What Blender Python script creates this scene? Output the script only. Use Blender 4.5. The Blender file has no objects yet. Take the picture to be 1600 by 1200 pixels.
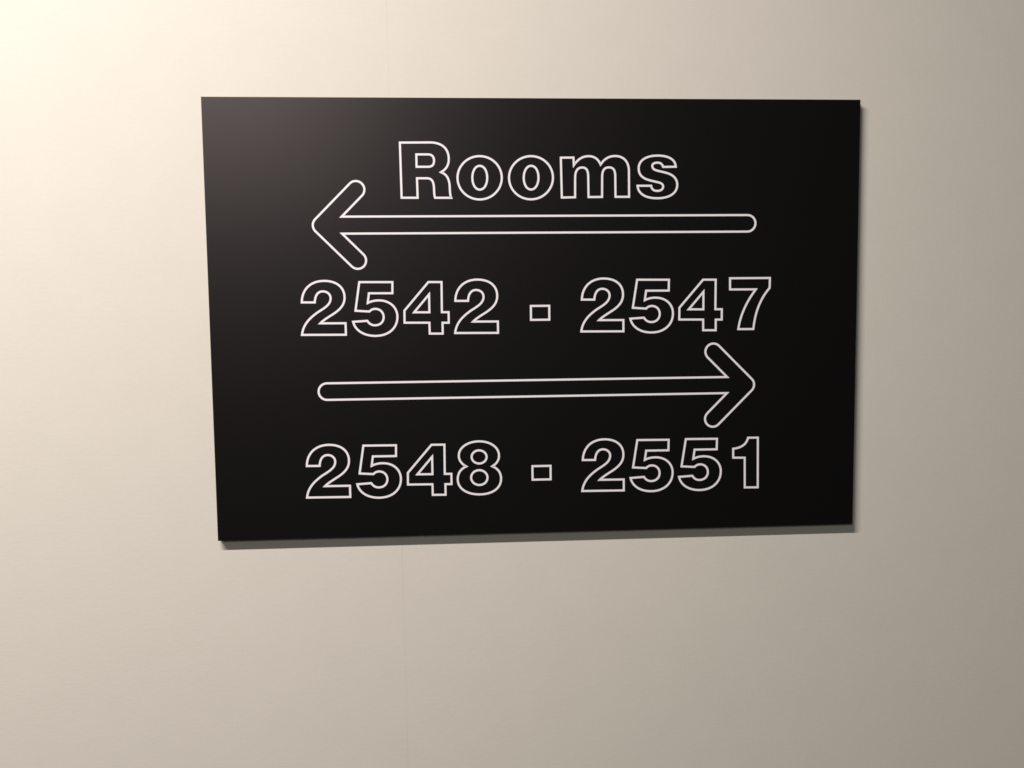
# Black room sign with outlined lettering on a papered corridor wall. Units: metres.
# x runs along the wall to the right, z up, the wall lies at y = +0.007 and the viewer stands at negative y.
import bpy, bmesh, math, random
from mathutils import Vector, Matrix

S = bpy.context.scene
C = S.collection

# ---------------------------------------------------------------- camera
cd = bpy.data.cameras.new("camera")
cam = bpy.data.objects.new("camera", cd)
C.objects.link(cam)
cam.location = (-0.07341, -0.76816, -0.002116)
cam.rotation_euler = (math.radians(85.74297), math.radians(0.66165), math.radians(-3.49545))
cd.sensor_fit = 'HORIZONTAL'
cd.sensor_width = 36.0
cd.lens = 36.0 * 1300.0 / 1600.0
cd.clip_start = 0.01
cd.clip_end = 50.0
S.camera = cam

# ---------------------------------------------------------------- light: a ceiling strip lamp, an added fill lamp and a little bounce from the room
W = bpy.data.worlds.new("World")
S.world = W
W.use_nodes = True
bg = W.node_tree.nodes["Background"]
bg.inputs["Color"].default_value = (0.93, 1.0, 0.93, 1)
bg.inputs["Strength"].default_value = 0.046


def area_lamp(loc, face, size_x, size_y, watts, color):
    d = bpy.data.lights.new("area_lamp", 'AREA')
    d.shape = 'RECTANGLE'
    d.size, d.size_y = size_x, size_y
    d.energy, d.color = watts, color
    o = bpy.data.objects.new("area_lamp", d)
    C.objects.link(o)
    o.location = loc
    z = -Vector(face).normalized()                       # a lamp shines along its own -z
    y = z.cross(Vector((1, 0, face[0]))).normalized()
    x = y.cross(z)
    o.rotation_euler = Matrix((x, y, z)).transposed().to_euler()
    return o


# the long strip lamp near the wall, up to the left, then an added square fill farther out that lifts the sign's shadow
area_lamp((-0.73, -0.82, 1.06), (0.0, -0.07, -1.0), 0.96, 0.03, 52.0, (1.0, 0.905, 0.88))
area_lamp((-1.15, -3.0, 1.05), (0.0, 0.0, -1.0), 1.0, 1.0, 38.0, (1.0, 0.91, 0.87))

S.view_settings.view_transform = 'Standard'
S.view_settings.look = 'None'
S.view_settings.exposure = 0.0
S.view_settings.gamma = 1.0
S.view_settings.use_curve_mapping = False
S.render.engine = 'CYCLES'
S.cycles.filter_width = 1.6
S.cycles.max_bounces = 6


# ---------------------------------------------------------------- materials
def mat(name, base, rough, spec=0.5):
    m = bpy.data.materials.new(name)
    m.use_nodes = True
    b = m.node_tree.nodes["Principled BSDF"]
    b.inputs["Base Color"].default_value = (*base, 1)
    b.inputs["Roughness"].default_value = rough
    b.inputs["Specular IOR Level"].default_value = spec
    return m, m.node_tree, b


def node(nt, kind, **kw):
    n = nt.nodes.new(kind)
    for k, v in kw.items():
        setattr(n, k, v)
    return n


# wallpaper: off-white vinyl with a very fine woven emboss and faint mottling
PAPER, nt, b = mat("wallpaper_vinyl", (0.66, 0.62, 0.507), 0.72, 0.3)
tc = node(nt, "ShaderNodeTexCoord")


def stretched_noise(scale, stretch, detail=3.0):
    mp = node(nt, "ShaderNodeMapping")
    mp.inputs["Scale"].default_value = stretch
    nt.links.new(tc.outputs["Object"], mp.inputs["Vector"])
    n = node(nt, "ShaderNodeTexNoise")
    n.inputs["Scale"].default_value = scale
    n.inputs["Detail"].default_value = detail
    nt.links.new(mp.outputs["Vector"], n.inputs["Vector"])
    return n.outputs["Fac"]


warp = stretched_noise(420.0, (1, 1, 0.3))
weft = stretched_noise(420.0, (0.3, 1, 1))
blotch = stretched_noise(28.0, (1, 1, 1), 5.0)
weave = node(nt, "ShaderNodeMath", operation='ADD')
nt.links.new(warp, weave.inputs[0])
nt.links.new(weft, weave.inputs[1])
tone = node(nt, "ShaderNodeMath", operation='MULTIPLY_ADD')
nt.links.new(weave.outputs[0], tone.inputs[0])
tone.inputs[1].default_value = 0.5
nt.links.new(blotch, tone.inputs[2])
ramp = node(nt, "ShaderNodeMapRange")
ramp.inputs["From Min"].default_value = 0.6
ramp.inputs["From Max"].default_value = 1.4
nt.links.new(tone.outputs[0], ramp.inputs["Value"])
mix = node(nt, "ShaderNodeMix", data_type='RGBA')
mix.inputs[6].default_value = (0.643, 0.621, 0.544, 1)
mix.inputs[7].default_value = (0.669, 0.646, 0.568, 1)
nt.links.new(ramp.outputs["Result"], mix.inputs[0])
nt.links.new(mix.outputs[2], b.inputs["Base Color"])
bump = node(nt, "ShaderNodeBump")
bump.inputs["Strength"].default_value = 0.14
bump.inputs["Distance"].default_value = 0.0004
nt.links.new(weave.outputs[0], bump.inputs["Height"])
nt.links.new(bump.outputs["Normal"], b.inputs["Normal"])

PLASTER, _, _ = mat("plaster", (0.55, 0.51, 0.43), 0.9, 0.2)

# sign panel: black satin plastic with the faintest orange peel
BLACK, nt, b = mat("black_satin", (0.0010, 0.0009, 0.0010), 0.36, 0.58)
b.inputs["Specular Tint"].default_value = (1.0, 0.91, 0.90, 1)
tc = node(nt, "ShaderNodeTexCoord")
peel = stretched_noise(420.0, (1, 1, 1), 2.0)
smudge = stretched_noise(9.0, (1, 1, 1), 4.0)
rr = node(nt, "ShaderNodeMapRange")
rr.inputs["To Min"].default_value = 0.335
rr.inputs["To Max"].default_value = 0.36
nt.links.new(smudge, rr.inputs["Value"])
nt.links.new(rr.outputs["Result"], b.inputs["Roughness"])
bump = node(nt, "ShaderNodeBump")
bump.inputs["Strength"].default_value = 0.05
bump.inputs["Distance"].default_value = 0.0002
nt.links.new(peel, bump.inputs["Height"])
nt.links.new(bump.outputs["Normal"], b.inputs["Normal"])

WHITE, _, _ = mat("white_print", (0.86, 0.85, 0.86), 0.5, 0.4)


# ---------------------------------------------------------------- helpers
def link(name, bm, material, parent=None):
    me = bpy.data.meshes.new(name)
    bmesh.ops.recalc_face_normals(bm, faces=bm.faces)
    bm.to_mesh(me)
    bm.free()
    me.materials.append(material)
    o = bpy.data.objects.new(name, me)
    C.objects.link(o)
    o.parent = parent
    return o


def prism(front, y0, y1, bm=None):
    """a slab whose front outline (x, z) stands at y0 and whose back stands at y1"""
    bm = bm or bmesh.new()
    a = [bm.verts.new((x, y0, z)) for x, z in front]
    c = [bm.verts.new((x, y1, z)) for x, z in front]
    n = len(front)
    bm.faces.new(a)
    bm.faces.new(list(reversed(c)))
    for i in range(n):
        j = (i + 1) % n
        bm.faces.new((a[i], c[i], c[j], a[j]))
    return bm


# ---------------------------------------------------------------- the wall and its paper
WALL_Y = 0.0070                       # front of the paper
PAPER_T = 0.0004
wall = link("wall", prism([(-1.55, -1.5), (1.30, -1.5), (1.30, 1.3), (-1.55, 1.3)], WALL_Y + PAPER_T, WALL_Y + 0.1), PLASTER)
wall["label"] = "cream papered wall behind the black sign, brightest at its upper left"
wall["category"] = "wall"


def seam_x(z):                        # the joint leans very slightly, as it was hung
    return -0.1337 - 0.0066 * z


GAP = 0.00002
for side in (-1, 1):
    far = -1.5 if side < 0 else 1.25
    z0, z1 = -1.48, 1.28
    n = 24
    rnd = random.Random(7 + side)
    edge = []
    for i in range(n + 1):
        z = z0 + (z1 - z0) * i / n
        edge.append((seam_x(z) + side * (GAP / 2 + max(0.0, rnd.uniform(-0.00006, 0.00007))), z))
    bm = prism([(far, z0)] + edge + [(far, z1)], WALL_Y, WALL_Y + PAPER_T)
    link("wallpaper_strip", bm, PAPER, wall)

# ---------------------------------------------------------------- the sign
SIGN_W, SIGN_H = 0.600, 0.400
sign = bpy.data.objects.new("room_sign", None)
C.objects.link(sign)
sign.location = (0, WALL_Y, 0)
sign.empty_display_size = 0.05
sign["label"] = "black rectangular room direction sign with white outlined numbers and two arrows"
sign["category"] = "sign"

bm = prism([(-SIGN_W / 2, -SIGN_H / 2), (SIGN_W / 2, -SIGN_H / 2), (SIGN_W / 2, SIGN_H / 2), (-SIGN_W / 2, SIGN_H / 2)], -WALL_Y, 0.0)
bmesh.ops.bevel(bm, geom=[e for e in bm.edges if all(abs(v.co.y + WALL_Y) < 1e-6 for v in e.verts)],
                offset=0.00025, segments=2, profile=0.5, affect='EDGES')
panel = link("panel", bm, BLACK, sign)

# ---------------------------------------------------------------- lettering: each sign in the line is a thin raised outline
# outlines in millimetres, the foot of the letter on 0 and its left edge on 0
GLYPHS = {
    'R': ["M 0.00,49.02 L 26.89,49.21 C 37.55,49.21 43.82,44.11 43.67,34.44 C 43.58,29.03 41.21,25.33 36.43,22.77 C 42.01,20.76 43.97,16.48 44.14,9.04 C 44.25,4.75 44.37,1.60 45.28,-0.12 L 30.67,-0.07 C 29.68,2.79 30.02,6.22 29.84,9.08 C 29.65,14.79 27.79,17.36 23.74,17.37 L 14.69,17.39 L 14.95,-0.02 L 0.53,0.02 Z",
          "M 14.50,38.60 L 24.98,38.60 C 28.73,38.60 30.42,36.44 30.36,32.91 C 30.30,29.61 28.71,27.56 24.79,27.57 L 14.53,27.58 Z",
          ],
    'o': ["M 20.50,37.11 C 31.60,37.10 40.52,28.42 40.41,17.70 C 40.29,6.96 31.14,-1.74 20.00,-1.70 C 8.87,-1.66 0.00,7.07 0.16,17.78 C 0.32,28.46 9.42,37.11 20.50,37.11 Z",
          "M 20.50,28.43 C 24.42,28.43 27.19,23.96 27.12,17.78 C 27.04,11.60 24.15,7.13 20.23,7.14 C 16.31,7.15 13.54,11.63 13.62,17.81 C 13.71,23.98 16.60,28.44 20.50,28.43 Z",
          ],
    'm': ["M 0.00,35.71 L 11.58,35.82 L 11.91,29.04 C 16.17,34.95 20.30,37.08 25.61,37.08 C 30.92,37.08 34.46,34.37 36.57,29.59 C 39.77,34.37 43.92,37.24 50.13,37.24 C 58.13,37.24 62.58,31.76 62.76,24.25 L 62.88,0.33 L 50.27,0.37 L 50.11,19.07 C 50.00,24.27 48.64,26.98 44.20,26.99 C 40.06,26.99 38.10,24.29 37.97,19.09 L 37.81,0.30 L 25.31,0.22 L 25.08,19.12 C 24.98,24.30 23.51,26.90 19.50,26.90 C 15.25,26.91 13.18,23.74 13.03,17.98 L 12.89,0.09 L 0.68,-0.16 Z",
          ],
    's': ["M 35.63,27.56 C 35.12,34.33 28.72,37.63 18.59,37.64 C 8.17,37.64 1.04,33.49 1.05,26.09 C 1.06,19.90 4.93,17.00 10.90,15.43 C 14.18,14.49 17.76,13.90 20.15,13.20 C 22.84,12.44 23.86,11.16 23.86,9.59 C 23.87,6.92 21.37,5.65 18.26,5.66 C 14.80,5.67 13.00,7.42 12.70,10.32 L 0.00,10.35 C 0.60,2.80 7.65,-0.99 18.28,-1.03 C 29.77,-1.07 37.06,3.57 37.02,11.13 C 36.99,17.23 32.67,20.43 26.69,22.06 C 23.70,22.88 20.12,23.52 17.73,24.22 C 15.05,24.98 13.73,26.25 13.73,28.28 C 13.72,30.30 15.92,31.28 18.60,31.28 C 21.59,31.28 23.08,29.71 23.80,27.40 Z",
          ],
    '2': ["M 0.66,29.57 C 0.99,41.39 9.11,48.91 21.14,48.80 C 32.63,48.70 39.39,42.74 39.16,33.49 C 38.99,26.55 34.27,22.25 27.82,18.27 C 23.14,15.42 19.04,12.86 16.68,10.45 L 39.45,10.29 L 39.49,-0.19 L 0.00,0.15 C 1.11,9.02 6.44,14.75 14.64,20.45 C 21.08,24.43 26.44,27.26 26.59,33.05 C 26.68,36.51 23.77,39.32 19.86,39.35 C 15.15,39.40 12.64,35.50 12.30,29.44 Z",
          ],
    '5': ["M 6.45,47.42 L 36.34,47.14 L 36.13,37.11 L 14.88,37.21 L 13.64,28.47 C 17.33,30.34 20.81,30.71 24.00,30.68 C 33.56,30.58 40.40,24.28 40.23,15.55 C 40.02,5.05 31.73,-1.74 19.81,-1.58 C 9.08,-1.44 1.67,3.78 0.00,11.49 L 12.87,12.26 C 14.54,9.45 16.83,8.14 19.73,8.10 C 24.38,8.04 27.64,11.03 27.73,15.40 C 27.82,19.77 24.70,23.00 20.35,23.05 C 18.33,23.07 16.28,22.22 14.97,20.67 L 2.38,21.51 Z",
          ],
    '4': ["M 22.41,46.93 L 34.36,46.82 L 34.21,19.38 L 40.35,19.31 L 40.32,9.65 L 34.64,9.72 L 34.65,-0.24 L 22.76,-0.09 L 22.64,9.87 L 0.00,10.14 L 0.10,21.11 Z",
          "M 22.80,35.71 L 22.81,19.39 L 8.92,19.55 Z",
          ],
    '7': ["M 0.00,48.01 L 38.02,47.97 L 37.83,38.74 C 30.29,30.17 24.30,18.29 22.67,0.47 L 8.27,0.53 C 9.98,13.67 16.26,26.74 24.69,37.50 L 0.10,37.62 Z",
          ],
    '8': ["M 20.73,49.26 C 31.15,49.05 39.02,43.30 38.93,35.48 C 38.88,31.27 36.57,27.70 32.54,25.57 C 37.72,23.46 40.66,19.17 40.60,13.73 C 40.50,4.66 32.35,-1.01 20.08,-0.71 C 7.84,-0.40 0.00,5.65 0.13,14.09 C 0.21,19.51 3.13,23.95 8.33,25.94 C 3.79,28.44 1.46,32.10 1.52,36.30 C 1.64,44.09 10.33,49.48 20.73,49.26 Z",
          "M 20.44,40.81 C 24.29,40.73 27.38,37.89 27.34,34.47 C 27.29,31.05 24.13,28.35 20.28,28.43 C 16.43,28.52 13.35,31.36 13.40,34.78 C 13.44,38.19 16.60,40.89 20.44,40.81 Z",
          "M 20.38,22.17 C 24.60,22.07 27.98,18.86 27.93,15.00 C 27.88,11.13 24.42,8.07 20.20,8.18 C 15.98,8.28 12.60,11.49 12.65,15.36 C 12.71,19.22 16.16,22.27 20.38,22.17 Z",
          ],
    '1': ["M 14.30,47.52 L 23.78,47.44 L 24.16,-0.29 L 11.54,-0.11 L 11.23,28.48 L 0.14,28.73 L 0.00,37.30 C 7.29,37.88 12.83,40.82 14.30,47.52 Z",
          ],
}

STROKE = 0.00185                      # width of the white line
RAISE = 0.00018                       # thickness of the white film


def path_points(d, seg=12):
    t = d.split()
    pts, i, cmd = [], 0, None

    def xy(s):
        a, c = s.split(',')
        return Vector((float(a), float(c)))
    while i < len(t):
        if t[i] in 'MLCZ':
            cmd = t[i]
            i += 1
            continue
        if cmd == 'C':
            p0, p1, p2, p3 = pts[-1], xy(t[i]), xy(t[i + 1]), xy(t[i + 2])
            for k in range(1, seg + 1):
                u = k / seg
                v = 1 - u
                pts.append(p0 * v ** 3 + p1 * 3 * v * v * u + p2 * 3 * v * u * u + p3 * u ** 3)
            i += 3
        else:
            pts.append(xy(t[i]))
            i += 1
    if (pts[0] - pts[-1]).length < 0.02:
        pts.pop()
    return [p / 1000.0 for p in pts]


def add_outline(bm, pts, width=STROKE):
    """a closed line of the given width along pts, mitred at the corners"""
    n = len(pts)
    rings = []
    for i in range(n):
        p, a, c = pts[i], pts[i - 1], pts[(i + 1) % n]
        d0, d1 = (p - a).normalized(), (c - p).normalized()
        n0, n1 = Vector((-d0.y, d0.x)), Vector((-d1.y, d1.x))
        m = n0 + n1
        m = n0 if m.length < 1e-4 else m.normalized()
        k = min(1.0 / max(m.dot(n1), 0.05), 3.4) * width / 2
        row = []
        for y in (0.0, -RAISE):
            for s in (-1, 1):
                q = p + m * (s * k)
                row.append(bm.verts.new((q.x, y, q.y)))
        rings.append(row)
    for i in range(n):
        a, c = rings[i], rings[(i + 1) % n]
        bm.faces.new((a[2], a[3], c[3], c[2]))
        bm.faces.new((a[3], a[1], c[1], c[3]))
        bm.faces.new((a[0], a[2], c[2], c[0]))
        bm.faces.new((a[1], a[0], c[0], c[1]))


meshes = {}
FACE = -WALL_Y - 0.00001              # lies on the front of the panel


def glyph(name, ch, x, base, label):
    """x and base in mm from the lower left corner of the sign"""
    if ch not in meshes:
        bm = bmesh.new()
        for d in GLYPHS[ch]:
            add_outline(bm, path_points(d))
        o = link(name, bm, WHITE, sign)
        meshes[ch] = o.data
    else:
        o = bpy.data.objects.new(name, meshes[ch])
        C.objects.link(o)
        o.parent = sign
    o.location = (x / 1000 - SIGN_W / 2, FACE, base / 1000 - SIGN_H / 2)
    o["label"] = label
    return o


GLYPHS['-'] = ["M 0,0 L 17.0,0 L 17.0,12.8 L 0,12.8 Z"]

for ch, x, lab in (('R', 174.2, "outlined capital letter R"), ('o', 225.3, "outlined letter o after the R"),
                   ('o', 272.1, "outlined letter o before the m"), ('m', 319.85, "outlined letter m"),
                   ('s', 390.6, "outlined letter s")):
    glyph("letter", ch, x, 311.2, lab)

LINES = ((188.3, "upper row", (('2', 82.1), ('5', 128.4), ('4', 175.0), ('2', 221.0),
                               ('2', 337.8), ('5', 383.75), ('4', 429.95), ('7', 477.9))),
         (38.4, "lower row", (('2', 82.2), ('5', 128.4), ('4', 175.0), ('8', 221.0),
                              ('2', 337.9), ('5', 383.85), ('5', 430.2), ('1', 482.2))))
ORD = ("first", "second", "third", "last")
for base, row, chars in LINES:
    for i, (ch, x) in enumerate(chars):
        side = "left" if i < 4 else "right"
        glyph("digit", ch, x, base, "outlined digit %s, %s in the %s number of the %s" % (ch, ORD[i % 4], side, row))
    glyph("hyphen", '-', 291.1, base + (11.4 if row == "upper row" else 12.0), "outlined square hyphen in the %s" % row)


def arrow(tip_x, tail_x, z, flip, label):
    """outline of a round ended shaft with two barbs at 45 degrees"""
    r = 7.6
    bl = 31.7                                   # barb reach along x and z
    L = abs(tip_x - tail_x)
    c = math.cos(math.pi / 4) * r
    k = r * (1 + math.sqrt(2))                  # where barb and shaft edges meet
    P = []

    def arc(cx, cz, a0, a1, n=14):
        for i in range(n + 1):
            a = math.radians(a0 + (a1 - a0) * i / n)
            P.append((cx + r * math.cos(a), cz + r * math.sin(a)))
    arc(L, 0, -90, 90)                          # tail
    P.append((k, r))
    arc(bl, bl, -45, 135)                       # upper barb
    arc(0, 0, 135, 225)                         # point
    arc(bl, -bl, 225, 405)                      # lower barb
    P.append((k, -r))
    pts = [Vector(((-x if flip else x) / 1000, y / 1000)) for x, y in P]
    bm = bmesh.new()
    add_outline(bm, pts)
    o = link("arrow", bm, WHITE, sign)
    o.location = (tip_x / 1000 - SIGN_W / 2, FACE, z / 1000 - SIGN_H / 2)
    o["label"] = label


arrow(102.2, 494.0, 286.95, False, "outlined arrow pointing left under the word")
arrow(494.2, 103.1, 136.35, True, "outlined arrow pointing right between the two rows of numbers")
